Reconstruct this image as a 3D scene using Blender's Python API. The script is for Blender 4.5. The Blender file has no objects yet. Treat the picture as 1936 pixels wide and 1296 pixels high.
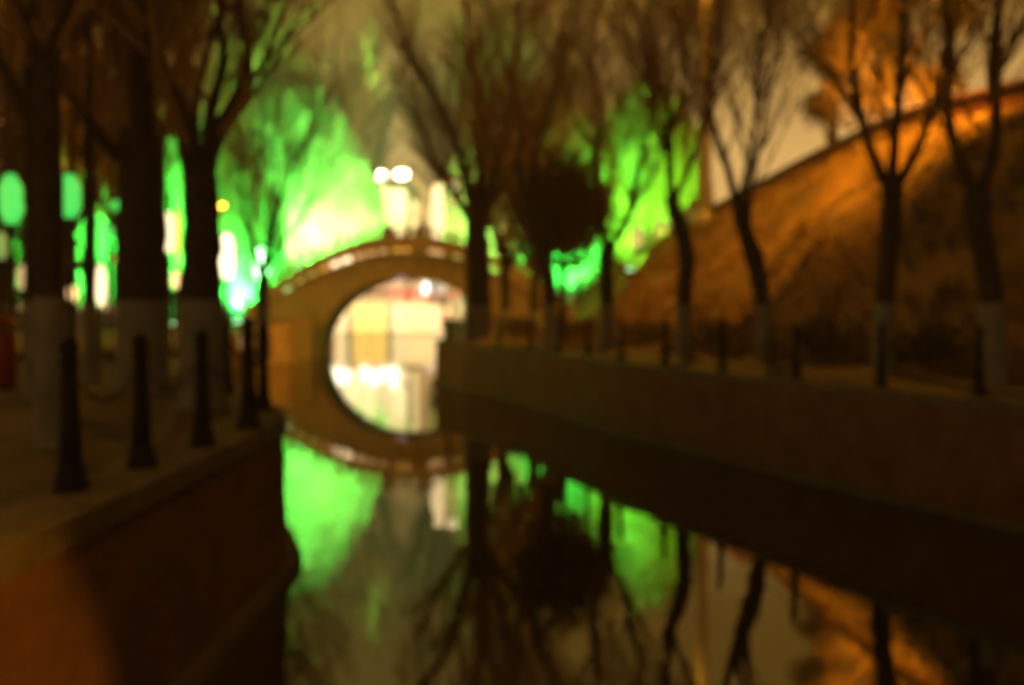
import bpy, bmesh, math, random
from mathutils import Vector, Matrix, noise

R = math.radians
rnd = random.Random(7)
scene = bpy.context.scene
COL = scene.collection

# ------------------------------------------------------------------ camera
F = 1882.0                      # focal length in photograph pixels
HORIZON = 583.0
CAM_Z = 1.2
WATER = -1.56
cam_data = bpy.data.cameras.new('camera')
cam = bpy.data.objects.new('camera', cam_data)
COL.objects.link(cam)
cam.location = (0, 0, CAM_Z)
cam.rotation_euler = (R(90 - 1.98), 0, 0)
cam_data.sensor_width = 36
cam_data.lens = 35.0
cam_data.clip_end = 3000
cam_data.dof.use_dof = True
cam_data.dof.focus_distance = 1.2
cam_data.dof.aperture_fstop = 2.5
scene.camera = cam

# ------------------------------------------------------------------ night sky
world = bpy.data.worlds.new('World')
scene.world = world
world.use_nodes = True
wn, wl = world.node_tree.nodes, world.node_tree.links
wn.clear()
w_out = wn.new('ShaderNodeOutputWorld')
w_add = wn.new('ShaderNodeAddShader')
w_sky = wn.new('ShaderNodeTexSky')
w_sky.sky_type = 'NISHITA'
w_sky.sun_disc = False
w_sky.sun_elevation = R(-4)
w_sky.sun_rotation = R(20)
w_b1 = wn.new('ShaderNodeBackground'); w_b1.inputs['Strength'].default_value = 0.01
w_b2 = wn.new('ShaderNodeBackground'); w_b2.inputs['Strength'].default_value = 1.0
w_tc = wn.new('ShaderNodeTexCoord')
w_sep = wn.new('ShaderNodeSeparateXYZ')
w_ramp = wn.new('ShaderNodeValToRGB')            # city glow on low cloud
w_ramp.color_ramp.elements[0].position = 0.0
w_ramp.color_ramp.elements[0].color = (1.10, 0.62, 0.19, 1)
w_ramp.color_ramp.elements[1].position = 1.0
w_ramp.color_ramp.elements[1].color = (0.010, 0.006, 0.002, 1)
for p_, c_ in ((0.15, (0.84, 0.49, 0.15)), (0.28, (0.28, 0.14, 0.022)), (0.42, (0.20, 0.10, 0.017)), (0.6, (0.045, 0.025, 0.005))):
    e_ = w_ramp.color_ramp.elements.new(p_); e_.color = c_ + (1,)
wl.new(w_tc.outputs['Generated'], w_sep.inputs[0])
wl.new(w_sep.outputs['Z'], w_ramp.inputs[0])
wl.new(w_ramp.outputs[0], w_b2.inputs['Color'])
wl.new(w_sky.outputs[0], w_b1.inputs['Color'])
wl.new(w_b1.outputs[0], w_add.inputs[0])
wl.new(w_b2.outputs[0], w_add.inputs[1])
wl.new(w_add.outputs[0], w_out.inputs['Surface'])

vs = scene.view_settings
vs.view_transform = 'Standard'
vs.look = 'None'
vs.exposure = 0.0
vs.gamma = 1.0
vs.use_curve_mapping = False
scene.cycles.use_denoising = True
scene.cycles.max_bounces = 6
scene.cycles.diffuse_bounces = 2
scene.cycles.glossy_bounces = 3
scene.cycles.transmission_bounces = 4
scene.cycles.volume_bounces = 0
scene.cycles.caustics_reflective = False
scene.cycles.caustics_refractive = False
scene.cycles.sample_clamp_indirect = 6.0
scene.cycles.sample_clamp_direct = 0.0

SODIUM = (1.0, 0.37, 0.015)
GREEN = (0.045, 1.0, 0.16)

def at(px, py, d):
    """point seen at photograph pixel (px, py), d metres ahead"""
    return Vector(((px - 968.0) / F * d, d, CAM_Z + (HORIZON - py) / F * d))

# ------------------------------------------------------------------ materials
def mat(name, col, rough=0.85, col2=None, scale=6.0, detail=6.0, bump=0.0, bscale=20.0, metal=0.0, spec=0.3):
    m = bpy.data.materials.new(name)
    m.use_nodes = True
    n, l = m.node_tree.nodes, m.node_tree.links
    b = n['Principled BSDF']
    b.inputs['Roughness'].default_value = rough
    b.inputs['Metallic'].default_value = metal
    b.inputs['Specular IOR Level'].default_value = spec
    tc = n.new('ShaderNodeTexCoord')
    if col2:
        t = n.new('ShaderNodeTexNoise')
        t.inputs['Scale'].default_value = scale
        t.inputs['Detail'].default_value = detail
        r = n.new('ShaderNodeValToRGB')
        r.color_ramp.elements[0].position = 0.32
        r.color_ramp.elements[1].position = 0.68
        r.color_ramp.elements[0].color = tuple(col) + (1,)
        r.color_ramp.elements[1].color = tuple(col2) + (1,)
        l.new(tc.outputs['Object'], t.inputs['Vector'])
        l.new(t.outputs['Fac'], r.inputs[0])
        l.new(r.outputs[0], b.inputs['Base Color'])
    else:
        b.inputs['Base Color'].default_value = tuple(col) + (1,)
    if bump:
        t2 = n.new('ShaderNodeTexNoise')
        t2.inputs['Scale'].default_value = bscale
        t2.inputs['Detail'].default_value = 8
        bp = n.new('ShaderNodeBump')
        bp.inputs['Strength'].default_value = bump
        bp.inputs['Distance'].default_value = 0.05
        l.new(tc.outputs['Object'], t2.inputs['Vector'])
        l.new(t2.outputs['Fac'], bp.inputs['Height'])
        l.new(bp.outputs[0], b.inputs['Normal'])
    return m

def glow(name, col, strength):
    m = bpy.data.materials.new(name)
    m.use_nodes = True
    b = m.node_tree.nodes['Principled BSDF']
    b.inputs['Base Color'].default_value = (0.5, 0.5, 0.5, 1)
    b.inputs['Emission Color'].default_value = tuple(col) + (1,)
    b.inputs['Emission Strength'].default_value = strength
    return m

M = {}
M['paving'] = mat('bank_paving', (0.045, 0.032, 0.02), 0.92, (0.085, 0.06, 0.04), 1.5, bump=0.4, bscale=12)
M['earth'] = mat('dry_grass_earth', (0.035, 0.019, 0.007), 0.95, (0.13, 0.07, 0.025), 0.7, 12, bump=1.0, bscale=3)
M['straw'] = mat('dry_straw', (0.07, 0.038, 0.014), 0.9, (0.19, 0.11, 0.04), 0.6)
M['wall'] = mat('embankment_stone', (0.085, 0.042, 0.02), 0.9, (0.15, 0.075, 0.038), 2.2, bump=0.6, bscale=9)
M['coping'] = mat('coping_stone', (0.08, 0.066, 0.052), 0.85, (0.13, 0.105, 0.08), 3, bump=0.4, bscale=14)
M['marble'] = mat('bridge_stone', (0.15, 0.12, 0.075), 0.8, (0.22, 0.18, 0.115), 1.2, bump=0.25, bscale=10)
M['marble2'] = mat('carved_stone', (0.17, 0.14, 0.095), 0.75, (0.24, 0.20, 0.14), 2.5, bump=0.2, bscale=16)
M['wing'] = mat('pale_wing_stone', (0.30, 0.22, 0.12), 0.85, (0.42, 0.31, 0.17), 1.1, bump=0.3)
M['intrados'] = mat('arch_soffit_stone', (0.18, 0.15, 0.10), 0.85, (0.25, 0.21, 0.15), 1.4, bump=0.3)
M['bark'] = mat('willow_bark', (0.03, 0.021, 0.013), 0.95, (0.065, 0.045, 0.03), 9, bump=1.0, bscale=26)
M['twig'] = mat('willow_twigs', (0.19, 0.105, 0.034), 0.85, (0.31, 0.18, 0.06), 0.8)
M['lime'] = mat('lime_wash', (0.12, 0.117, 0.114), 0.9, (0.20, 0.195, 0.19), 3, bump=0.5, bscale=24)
M['leaf_dark'] = mat('evergreen_leaves', (0.08, 0.05, 0.016), 0.9, (0.15, 0.09, 0.03), 2)
M['leaf_green'] = mat('willow_leaves', (0.13, 0.16, 0.06), 0.7, (0.24, 0.27, 0.11), 0.6)
M['leaf_ochre'] = mat('dry_oak_leaves', (0.16, 0.10, 0.03), 0.8, (0.32, 0.20, 0.05), 0.8)
M['shrub'] = mat('dormant_shrub', (0.035, 0.025, 0.014), 0.9, (0.07, 0.05, 0.028), 2)
M['iron'] = mat('black_cast_iron', (0.010, 0.010, 0.009), 0.8, (0.018, 0.017, 0.016), 12, spec=0.15)
M['steel'] = mat('galvanised_pole', (0.30, 0.29, 0.27), 0.5, (0.38, 0.37, 0.35), 4, metal=0.2)
M['brick'] = mat('red_brick_wall', (0.07, 0.02, 0.011), 0.9, (0.12, 0.035, 0.018), 3, bump=0.4)
M['cream'] = mat('cream_render', (0.66, 0.56, 0.40), 0.8, (0.74, 0.64, 0.48), 0.8)
M['roof'] = mat('grey_roof_tile', (0.07, 0.07, 0.075), 0.7, (0.11, 0.11, 0.11), 5)
M['redpaint'] = mat('dark_red_paint', (0.16, 0.012, 0.008), 0.6, (0.22, 0.018, 0.012), 5)
M['coat'] = mat('dark_coat_cloth', (0.022, 0.016, 0.014), 0.9, (0.04, 0.03, 0.026), 12)
M['coat2'] = mat('brown_coat_cloth', (0.10, 0.055, 0.03), 0.9, (0.15, 0.085, 0.05), 12)
M['skin'] = mat('skin', (0.40, 0.25, 0.18), 0.6)
M['hair'] = mat('black_hair', (0.012, 0.01, 0.009), 0.6)
M['g_white'] = glow('white_lamp_glass', (1.0, 0.82, 0.5), 3.0)
M['g_mast'] = glow('mast_lamp_glass', (1.0, 0.84, 0.55), 22)
M['g_warm'] = glow('warm_lamp_glass', (1.0, 0.62, 0.24), 2.2)
M['g_sodium'] = glow('sodium_lamp_glass', (1.0, 0.45, 0.08), 20)
M['g_green'] = glow('green_glow_glass', (0.05, 0.85, 0.12), 1.0)
M['g_green_hot'] = glow('bright_green_lamp_glass', (0.45, 1.0, 0.5), 9)
M['g_hall'] = glow('hall_glow', (1.0, 0.76, 0.36), 2.4)
M['g_hall2'] = glow('dimmer_hall_glow', (1.0, 0.72, 0.30), 1.9)
M['g_band'] = glow('hall_light_band', (1.0, 0.88, 0.62), 5.0)
M['g_yellow'] = glow('yellow_window_light', (0.95, 0.52, 0.06), 1.35)
M['g_peach'] = glow('peach_window_light', (1.0, 0.56, 0.22), 1.35)
M['g_pale'] = glow('pale_window_light', (1.0, 0.66, 0.30), 1.2)
M['g_blue'] = glow('blue_light_string', (0.10, 0.22, 0.38), 0.35)
M['g_red'] = glow('red_neon', (1.0, 0.06, 0.06), 5.0)
M['g_pink'] = glow('pink_neon', (1.0, 0.50, 0.26), 0.95)
M['g_sign'] = glow('white_sign_light', (1.0, 0.80, 0.72), 6)
M['g_column'] = glow('white_light_column', (1.0, 0.78, 0.42), 1.6)
M['d_white'] = glow('small_white_glow', (1.0, 0.76, 0.44), 2.3)
M['d_peach'] = glow('small_peach_glow', (1.0, 0.62, 0.28), 0.65)
M['d_orange'] = glow('small_orange_glow', (1.0, 0.45, 0.08), 0.75)
M['d_green'] = glow('small_green_glow', (0.15, 0.85, 0.30), 0.7)
M['d_lime'] = glow('small_lime_glow', (0.45, 0.75, 0.16), 0.45)

def water_material():
    m = bpy.data.materials.new('canal_water')
    m.use_nodes = True
    n, l = m.node_tree.nodes, m.node_tree.links
    n.clear()
    out = n.new('ShaderNodeOutputMaterial')
    mix = n.new('ShaderNodeMixShader')
    dif = n.new('ShaderNodeBsdfDiffuse'); dif.inputs['Color'].default_value = (0.012, 0.010, 0.005, 1)
    glo = n.new('ShaderNodeBsdfGlossy'); glo.inputs['Roughness'].default_value = 0.035
    glo.inputs['Color'].default_value = (0.95, 0.95, 0.92, 1)
    fr = n.new('ShaderNodeFresnel'); fr.inputs['IOR'].default_value = 3.6
    tc = n.new('ShaderNodeTexCoord')
    mp = n.new('ShaderNodeMapping'); mp.inputs['Scale'].default_value = (1, 0.5, 1)
    t = n.new('ShaderNodeTexNoise'); t.inputs['Scale'].default_value = 1.3; t.inputs['Detail'].default_value = 3
    bp = n.new('ShaderNodeBump'); bp.inputs['Strength'].default_value = 0.06; bp.inputs['Distance'].default_value = 0.08
    l.new(tc.outputs['Object'], mp.inputs['Vector'])
    l.new(mp.outputs[0], t.inputs['Vector'])
    l.new(t.outputs['Fac'], bp.inputs['Height'])
    l.new(bp.outputs[0], glo.inputs['Normal'])
    l.new(bp.outputs[0], fr.inputs['Normal'])
    l.new(fr.outputs[0], mix.inputs[0])
    l.new(dif.outputs[0], mix.inputs[1])
    l.new(glo.outputs[0], mix.inputs[2])
    l.new(mix.outputs[0], out.inputs['Surface'])
    return m
M['water'] = water_material()

# ------------------------------------------------------------------ helpers
class MB:
    """collects verts and faces, then links them as ONE mesh object"""
    def __init__(self):
        self.v, self.f = [], []
    def face(self, *pts):
        k = len(self.v); self.v += [tuple(p) for p in pts]; self.f.append(tuple(range(k, k + len(pts))))
    def box(self, c, s, mtx=None):
        c, s = Vector(c), Vector(s) * 0.5
        k = len(self.v)
        for dz in (-1, 1):
            for dx, dy in ((-1, -1), (1, -1), (1, 1), (-1, 1)):
                p = Vector((c.x + dx * s.x, c.y + dy * s.y, c.z + dz * s.z))
                self.v.append(tuple(mtx @ p if mtx else p))
        for q in ((3, 2, 1, 0), (4, 5, 6, 7), (0, 1, 5, 4), (1, 2, 6, 5), (2, 3, 7, 6), (3, 0, 4, 7)):
            self.f.append(tuple(k + i for i in q))
    def hexa(self, b, t):
        """solid from four bottom and four top points"""
        k = len(self.v); self.v += [tuple(p) for p in b] + [tuple(p) for p in t]
        for q in ((3, 2, 1, 0), (4, 5, 6, 7), (0, 1, 5, 4), (1, 2, 6, 5), (2, 3, 7, 6), (3, 0, 4, 7)):
            self.f.append(tuple(k + i for i in q))
    def tube(self, pts, rads, sides=6, cap=True):
        k = len(self.v); n = len(pts)
        for i, p in enumerate(pts):
            a = pts[min(i + 1, n - 1)] - pts[max(i - 1, 0)]
            if a.length < 1e-9: a = Vector((0, 0, 1))
            a.normalize()
            ref = Vector((1, 0, 0)) if abs(a.x) < 0.8 else Vector((0, 1, 0))
            u = a.cross(ref).normalized(); w = a.cross(u)
            for j in range(sides):
                t = 2 * math.pi * j / sides
                self.v.append(tuple(p + (u * math.cos(t) + w * math.sin(t)) * rads[i]))
        for i in range(n - 1):
            for j in range(sides):
                j2 = (j + 1) % sides
                self.f.append((k + i * sides + j, k + i * sides + j2, k + (i + 1) * sides + j2, k + (i + 1) * sides + j))
        if cap:
            self.f.append(tuple(k + j for j in reversed(range(sides))))
            self.f.append(tuple(k + (n - 1) * sides + j for j in range(sides)))
    def lathe(self, prof, sides=14, c=(0, 0, 0)):
        k = len(self.v); c = Vector(c)
        for r, z in prof:
            for j in range(sides):
                t = 2 * math.pi * j / sides
                self.v.append((c.x + r * math.cos(t), c.y + r * math.sin(t), c.z + z))
        for i in range(len(prof) - 1):
            for j in range(sides):
                j2 = (j + 1) % sides
                self.f.append((k + i * sides + j, k + i * sides + j2, k + (i + 1) * sides + j2, k + (i + 1) * sides + j))
        self.f.append(tuple(k + j for j in reversed(range(sides))))
        self.f.append(tuple(k + (len(prof) - 1) * sides + j for j in range(sides)))
    def build(self, name, m, parent=None, smooth=False):
        me = bpy.data.meshes.new(name)
        me.from_pydata(self.v, [], self.f)
        me.materials.append(m)
        if smooth:
            me.polygons.foreach_set('use_smooth', [True] * len(me.polygons))
        me.update()
        o = bpy.data.objects.new(name, me)
        COL.objects.link(o)
        if parent: o.parent = parent
        return o

def tag(o, label=None, cat=None, group=None, kind=None):
    if label: o['label'] = label
    if cat: o['category'] = cat
    if group: o['group'] = group
    if kind: o['kind'] = kind
    return o

def thing(name, label, cat, loc=(0, 0, 0), rz=0.0, group=None):
    o = bpy.data.objects.new(name, None)
    o.empty_display_size = 0.2
    COL.objects.link(o)
    o.location = loc; o.rotation_euler = (0, 0, rz)
    return tag(o, label, cat, group)

def copy_tree(o, parent=None):
    c = o.copy(); COL.objects.link(c)
    if parent: c.parent = parent
    for ch in list(o.children):
        copy_tree(ch, c)
    return c

def lamp(name, parent, loc, kind, col, power, radius=0.15, spot=None, aim=None, blend=0.5):
    ld = bpy.data.lights.new(name, kind)
    ld.color = col; ld.energy = power
    ld.shadow_soft_size = radius
    o = bpy.data.objects.new(name, ld)
    COL.objects.link(o); o.location = loc
    if spot: ld.spot_size = R(spot); ld.spot_blend = blend
    if aim is not None:
        o.rotation_euler = (Vector(aim) - Vector(loc)).to_track_quat('-Z', 'Y').to_euler()
    if parent: o.parent = parent
    return o

def lerp_fn(pts):
    def f(d):
        if d <= pts[0][0]: return pts[0][1]
        for (a, x), (b, y) in zip(pts, pts[1:]):
            if d <= b: return x + (y - x) * (d - a) / (b - a)
        return pts[-1][1]
    return f

# ------------------------------------------------------------------ the lie of the land
L = lerp_fn([(-30, -3.2), (0, -2.6), (6, -2.5), (10.6, -2.45), (11.6, -2.75), (14, -3.7), (18, -5.6), (24, -7.8), (33, -10.2),
             (42, -12.2), (47, -12.9), (49, -12.0), (51.5, -11.1), (60, -11.6), (75, -14.2), (104, -20.4)])
RE = lerp_fn([(-30, 25), (-10, 16), (0, 12.2), (6, 9.3), (10.5, 7.2), (15.3, 5.05), (21.5, 2.5), (28.6, 0.49), (36.4, -2.77),
              (38, -2.6), (50, -0.9), (57, -0.55), (60, -1.0), (75, -3.6), (104, -7)])
RX = lerp_fn([(-30, 26), (0, 17), (10, 15.2), (25, 12.9), (45, 10.3), (85, 9.6), (140, 13)])
RZ = lerp_fn([(-30, 6.2), (25, 6.2), (31, 6.6), (37, 6.3), (45, 5.7), (64, 5.5), (85, 4.9), (140, 4.5)])

DS = [-30, -20, -12, -6, 0, 3] + [6 + 1.15 * i for i in range(44)] + [58 + 3.5 * i for i in range(14)]
DS = [d for d in DS if d < 104] + [104.0]

def ground_z(x, d):
    if d > 104: return -1.52
    foot = RE(d) + min(5.2, (RX(d) - RE(d)) * 0.5)
    if x <= foot: return 0.0
    t = min(1.0, (x - foot) / (RX(d) - foot))
    return RZ(d) * (t * 0.85 + 0.15 * (3 * t * t - 2 * t ** 3)) + 0.1

# water
mb = MB()
mb.face((-400, -60, WATER), (400, -60, WATER), (400, 420, WATER), (-400, 420, WATER))
tag(mb.build('canal_water', M['water']), kind='structure')

# canal bed and far land far below the water line keeps the horizon closed
mb = MB()
mb.face((-1500, -300, -3.2), (1500, -300, -3.2), (1500, 2200, -3.2), (-1500, 2200, -3.2))
tag(mb.build('ground', M['earth']), kind='structure')

def sheet(name, rows, m, smooth=True):
    b = MB(); w = len(rows[0])
    for r in rows: b.v += [tuple(p) for p in r]
    for i in range(len(rows) - 1):
        for j in range(w - 1):
            b.f.append((i * w + j, i * w + j + 1, (i + 1) * w + j + 1, (i + 1) * w + j))
    o = b.build(name, m, smooth=smooth)
    return tag(o, kind='structure')

def nz(x, y, s, a):
    return noise.noise(Vector((x * s, y * s, 3.7))) * a

rows = []
for d in DS:
    x0 = L(d) - 0.42
    rows.append([(x0 - t, d, nz(x0 - t, d, 0.5, 0.05) * min(1, t / 2.0)) for t in (0, 0.6, 1.2, 2, 3, 4.5, 6.5, 9, 13, 20, 35, 70, 160)][::-1])
sheet('bank_path', rows, M['paving'])

rows = []
TS = [0, 0.05, 0.1, 0.16, 0.22, 0.3, 0.38, 0.46, 0.54, 0.62, 0.7, 0.78, 0.86, 0.93, 1.0]
for d in DS:
    x0 = RE(d) + 0.42; foot = RE(d) + min(5.2, (RX(d) - RE(d)) * 0.5)
    row = []
    for t in (0, 0.25, 0.5, 0.75):
        x = x0 + (foot - x0) * t
        row.append((x, d, nz(x, d, 0.7, 0.10) * min(1, t * 2) + 0.12 * t))
    for t in TS:
        x = foot + (RX(d) - foot) * t
        z = RZ(d) * (t * 0.85 + 0.15 * (3 * t * t - 2 * t ** 3)) + 0.16
        z += (nz(x, d * 0.7, 0.40, 0.85) + nz(x, d, 1.3, 0.3)) * math.sin(math.pi * min(1, max(0, t))) ** 0.5
        row.append((x, d, z))
    for t in (1.5, 5, 10, 18, 40, 90, 180):
        row.append((RX(d) + t, d, RZ(d) + 0.16 - 0.03 * t))
    rows.append(row)
sheet('earth_slope', rows, M['earth'])

g_ = MB()
for _ in range(11000):
    d = rnd.uniform(12, 62) ** 1.0; foot = RE(d) + 2.6
    x = rnd.uniform(foot, RX(d) - .15)
    if noise.noise(Vector((x * .8, d * .8, 9))) < -.12: continue
    base = Vector((x, d, ground_z(x, d) + .02))
    hgt = rnd.uniform(.12, .4)
    f2 = RE(d) + min(5.2, (RX(d) - RE(d)) * 0.5); t_ = (x - f2) / (RX(d) - f2)
    if t_ > 0: base.z += (nz(x, d * 0.7, 0.40, 0.85) + nz(x, d, 1.3, 0.3)) * math.sin(math.pi * min(1, t_)) ** 0.5
    for k in range(4):
        a_ = rnd.uniform(0, 6.28); e_ = Vector((math.cos(a_), math.sin(a_), 0)); w_ = Vector((-e_.y, e_.x, 0)) * .03
        g_.face(base - w_ - Vector((0, 0, .1)), base + w_ - Vector((0, 0, .1)), base + e_ * hgt * rnd.uniform(.3, .9) + Vector((0, 0, hgt)))
tag(g_.build('slope_grass', M['straw']), 'dry tufted grass growing over the earth slope', 'grass', kind='stuff')

# far land at the head of the canal
rows = []
for d in (104, 110, 125, 150, 190, 260, 400, 900, 2000):
    rows.append([(x, d, -1.52) for x in (-1200, -400, -160, -80, -26, -15, -5, 5, 40, 160, 500, 1200)])
sheet('far_quay', rows, M['paving'], False)

def canal_wall(name, fn, side, label, ds, ztop=0.0):
    """side -1: land lies to the left; +1: land to the right"""
    root = thing(name, label, 'canal wall')
    w = MB(); c = MB(); ft = MB()
    for a, b in zip(ds, ds[1:]):
        for dst, (o0, o1, z0, z1, bt) in ((w, (0.0, 0.75, WATER - 1.2, -0.13, 0.10)), (c, (-0.05, 0.55, -0.13, 0.025, 0)), (ft, (-0.20, -0.06, WATER - 1.2, WATER + 0.10, 0))):
            def pt(d, off, z, batter=0.0):
                return Vector((fn(d) + side * off - side * batter, d, z))
            bot = [pt(a, o0, z0, bt), pt(a, o1, z0), pt(b, o1, z0), pt(b, o0, z0, bt)]
            top = [pt(a, o0, z1), pt(a, o1, z1), pt(b, o1, z1), pt(b, o0, z1)]
            if dst is c:   # coping stones, a small joint between
                g = min(0.012, (b - a) * 0.02)
                bot = [pt(a + g, o0, z0), pt(a + g, o1, z0), pt(b - g, o1, z0), pt(b - g, o0, z0)]
                top = [pt(a + g, o0, z1), pt(a + g, o1, z1), pt(b - g, o1, z1), pt(b - g, o0, z1)]
                dst = MB(); dst.hexa(bot, top); dst.build('coping_stone', M['coping'], root)
                continue
            dst.hexa(bot, top)
    w.build('wall_face', M['wall'], root)
    ft.build('footing_ledge', M['coping'], root)
    return root
LDS = [-10, -4, 0, 2, 4, 5.2, 6.3, 7.4, 8.5, 9.6, 10.6, 11.6, 12.8, 14, 16, 18, 21, 24, 28, 33, 38, 42, 47]
canal_wall('canal_wall', L, -1, 'dark stone canal wall under the left row of bollards', LDS)
RDS = [-10, -4, 0, 3, 6, 8.2, 10.5, 12.9, 15.3, 17.4, 19.4, 21.5, 23.9, 26.2, 28.6, 31.2, 33.8, 36.4, 38, 44, 50, 54]
canal_wall('canal_wall', RE, 1, 'long brown stone canal wall below the sloping earth bank', RDS)
canal_wall('canal_wall', lerp_fn([(57, -11.3), (60, -11.6), (75, -14.2), (104, -20.4)]), -1, 'canal wall beyond the arch on its left side', [59, 66, 75, 85, 95, 104])
canal_wall('canal_wall', RE, 1, 'canal wall beyond the arch on its right side', [58, 66, 75, 90, 104])
q = thing('quay_wall', 'pale quay wall at the far end of the water under the lit pavilion', 'canal wall')
mb = MB(); mb.box((-11, 104.3, -2.1), (34, 0.6, 1.06)); mb.build('wall_face', M['coping'], q)
mb = MB(); mb.box((-11, 104.25, -1.535), (34, 0.8, 0.06)); mb.build('coping', M['marble'], q)

# lit wing wall of the bridge on the left bank
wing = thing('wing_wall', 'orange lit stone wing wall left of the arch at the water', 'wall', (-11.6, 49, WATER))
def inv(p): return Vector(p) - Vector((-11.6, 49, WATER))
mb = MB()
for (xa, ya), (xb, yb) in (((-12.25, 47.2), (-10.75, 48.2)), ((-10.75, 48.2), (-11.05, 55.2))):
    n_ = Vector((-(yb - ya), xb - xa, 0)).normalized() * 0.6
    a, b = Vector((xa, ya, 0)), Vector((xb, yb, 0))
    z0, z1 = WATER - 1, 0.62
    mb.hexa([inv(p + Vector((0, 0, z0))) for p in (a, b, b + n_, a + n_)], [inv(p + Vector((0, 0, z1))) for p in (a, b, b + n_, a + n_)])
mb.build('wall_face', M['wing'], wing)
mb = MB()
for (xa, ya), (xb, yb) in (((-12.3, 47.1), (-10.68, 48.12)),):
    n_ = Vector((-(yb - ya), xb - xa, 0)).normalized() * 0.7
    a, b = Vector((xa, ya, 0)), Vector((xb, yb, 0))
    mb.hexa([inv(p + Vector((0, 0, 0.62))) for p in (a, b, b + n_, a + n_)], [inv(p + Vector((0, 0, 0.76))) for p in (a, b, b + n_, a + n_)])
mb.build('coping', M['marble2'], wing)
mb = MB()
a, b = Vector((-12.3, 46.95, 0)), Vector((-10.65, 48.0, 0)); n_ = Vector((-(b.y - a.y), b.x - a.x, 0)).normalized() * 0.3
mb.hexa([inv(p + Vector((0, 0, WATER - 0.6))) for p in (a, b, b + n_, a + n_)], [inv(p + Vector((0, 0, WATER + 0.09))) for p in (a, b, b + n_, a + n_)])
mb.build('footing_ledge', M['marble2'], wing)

# ------------------------------------------------------------------ the bridge
PHI = R(4)
BC = Vector((-5.8, 55.0, 0))
BU = Vector((math.cos(PHI), -math.sin(PHI), 0)); BV = Vector((math.sin(PHI), math.cos(PHI), 0))
BW, BA, BH = 3.0, 5.1, 2.9 - WATER
def bp(u, v, z): return BU * u + BV * v + Vector((0, 0, z))      # local to the bridge Empty
def deck(u): return 4.42 - 0.0484 * u * u if abs(u) < 9.3 else max(0.02, 4.42 - 0.0484 * 86.5)
def arch(u): return WATER + BH * math.sqrt(max(0.0, 1 - (u / BA) ** 2))
bridge = thing('arch_bridge', 'humpback stone arch bridge over the water with low carved parapets', 'bridge', BC)
US = [-9.4, -8.6, -7.8, -7.0, -6.3, -5.7] + [BA * math.sin(R(a)) for a in range(-90, 91, 6)] + [5.7, 6.3, 7.0, 7.8, 8.6, 9.4]
mb = MB(); mb2 = MB()
for a, b in zip(US, US[1:]):
    inside = abs(a + b) / 2 < BA
    za, zb = (arch(a), arch(b)) if inside else (WATER - 1, WATER - 1)
    mb.face(bp(a, 0, za), bp(b, 0, zb), bp(b, 0, deck(b)), bp(a, 0, deck(a)))
    mb2.face(bp(b, BW, zb), bp(a, BW, za), bp(a, BW, deck(a)), bp(b, BW, deck(b)))
mb.build('spandrel_wall', M['marble'], bridge)
mb2.build('spandrel_wall', M['marble'], bridge)
mb = MB()
for a, b in zip(US, US[1:]):
    if abs(a + b) / 2 < BA:
        mb.face(bp(b, 0, arch(b)), bp(a, 0, arch(a)), bp(a, BW, arch(a)), bp(b, BW, arch(b)))
for s in (-1, 1):
    mb.face(bp(s * BA, 0, WATER - 1), bp(s * BA, 0, WATER), bp(s * BA, BW, WATER), bp(s * BA, BW, WATER - 1))
mb.build('vault', M['intrados'], bridge, True)
mb = MB()
for a, b in zip(US, US[1:]):
    mb.face(bp(a, 0, deck(a)), bp(b, 0, deck(b)), bp(b, BW, deck(b)), bp(a, BW, deck(a)))
mb.build('deck', M['marble'], bridge)
NV = 31                                                            # voussoirs of the arch ring
for side in (0, 1):
    for i in range(NV):
        t0, t1 = math.pi * (i + 0.04) / NV, math.pi * (i + 0.96) / NV
        v0, v1 = (-0.06, 0.05) if side == 0 else (BW - 0.05, BW + 0.06)
        def rp(t, k, v): return bp(-(BA + k) * math.cos(t), v, WATER + (BH + k) * math.sin(t))
        mb = MB()
        mb.hexa([rp(t0, -0.02, v0), rp(t0, -0.02, v1), rp(t1, -0.02, v1), rp(t1, -0.02, v0)],
                [rp(t0, 0.42, v0), rp(t0, 0.42, v1), rp(t1, 0.42, v1), rp(t1, 0.42, v0)])
        mb.build('voussoir', M['marble2'], bridge)
for side in (0, 1):
    mb = MB()
    v0, v1 = (-0.14, 0.03) if side == 0 else (BW - 0.03, BW + 0.14)
    for a, b in zip(US, US[1:]):
        mb.hexa([bp(a, v0, deck(a) - 0.16), bp(b, v0, deck(b) - 0.16), bp(b, v1, deck(b) - 0.16), bp(a, v1, deck(a) - 0.16)],
                [bp(a, v0, deck(a) + 0.004), bp(b, v0, deck(b) + 0.004), bp(b, v1, deck(b) + 0.004), bp(a, v1, deck(a) + 0.004)])
    mb.build('string_course', M['marble2'], bridge)
NP = 15
PU = [-9.1 + 18.2 * i / (NP - 1) for i in range(NP)]
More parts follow.
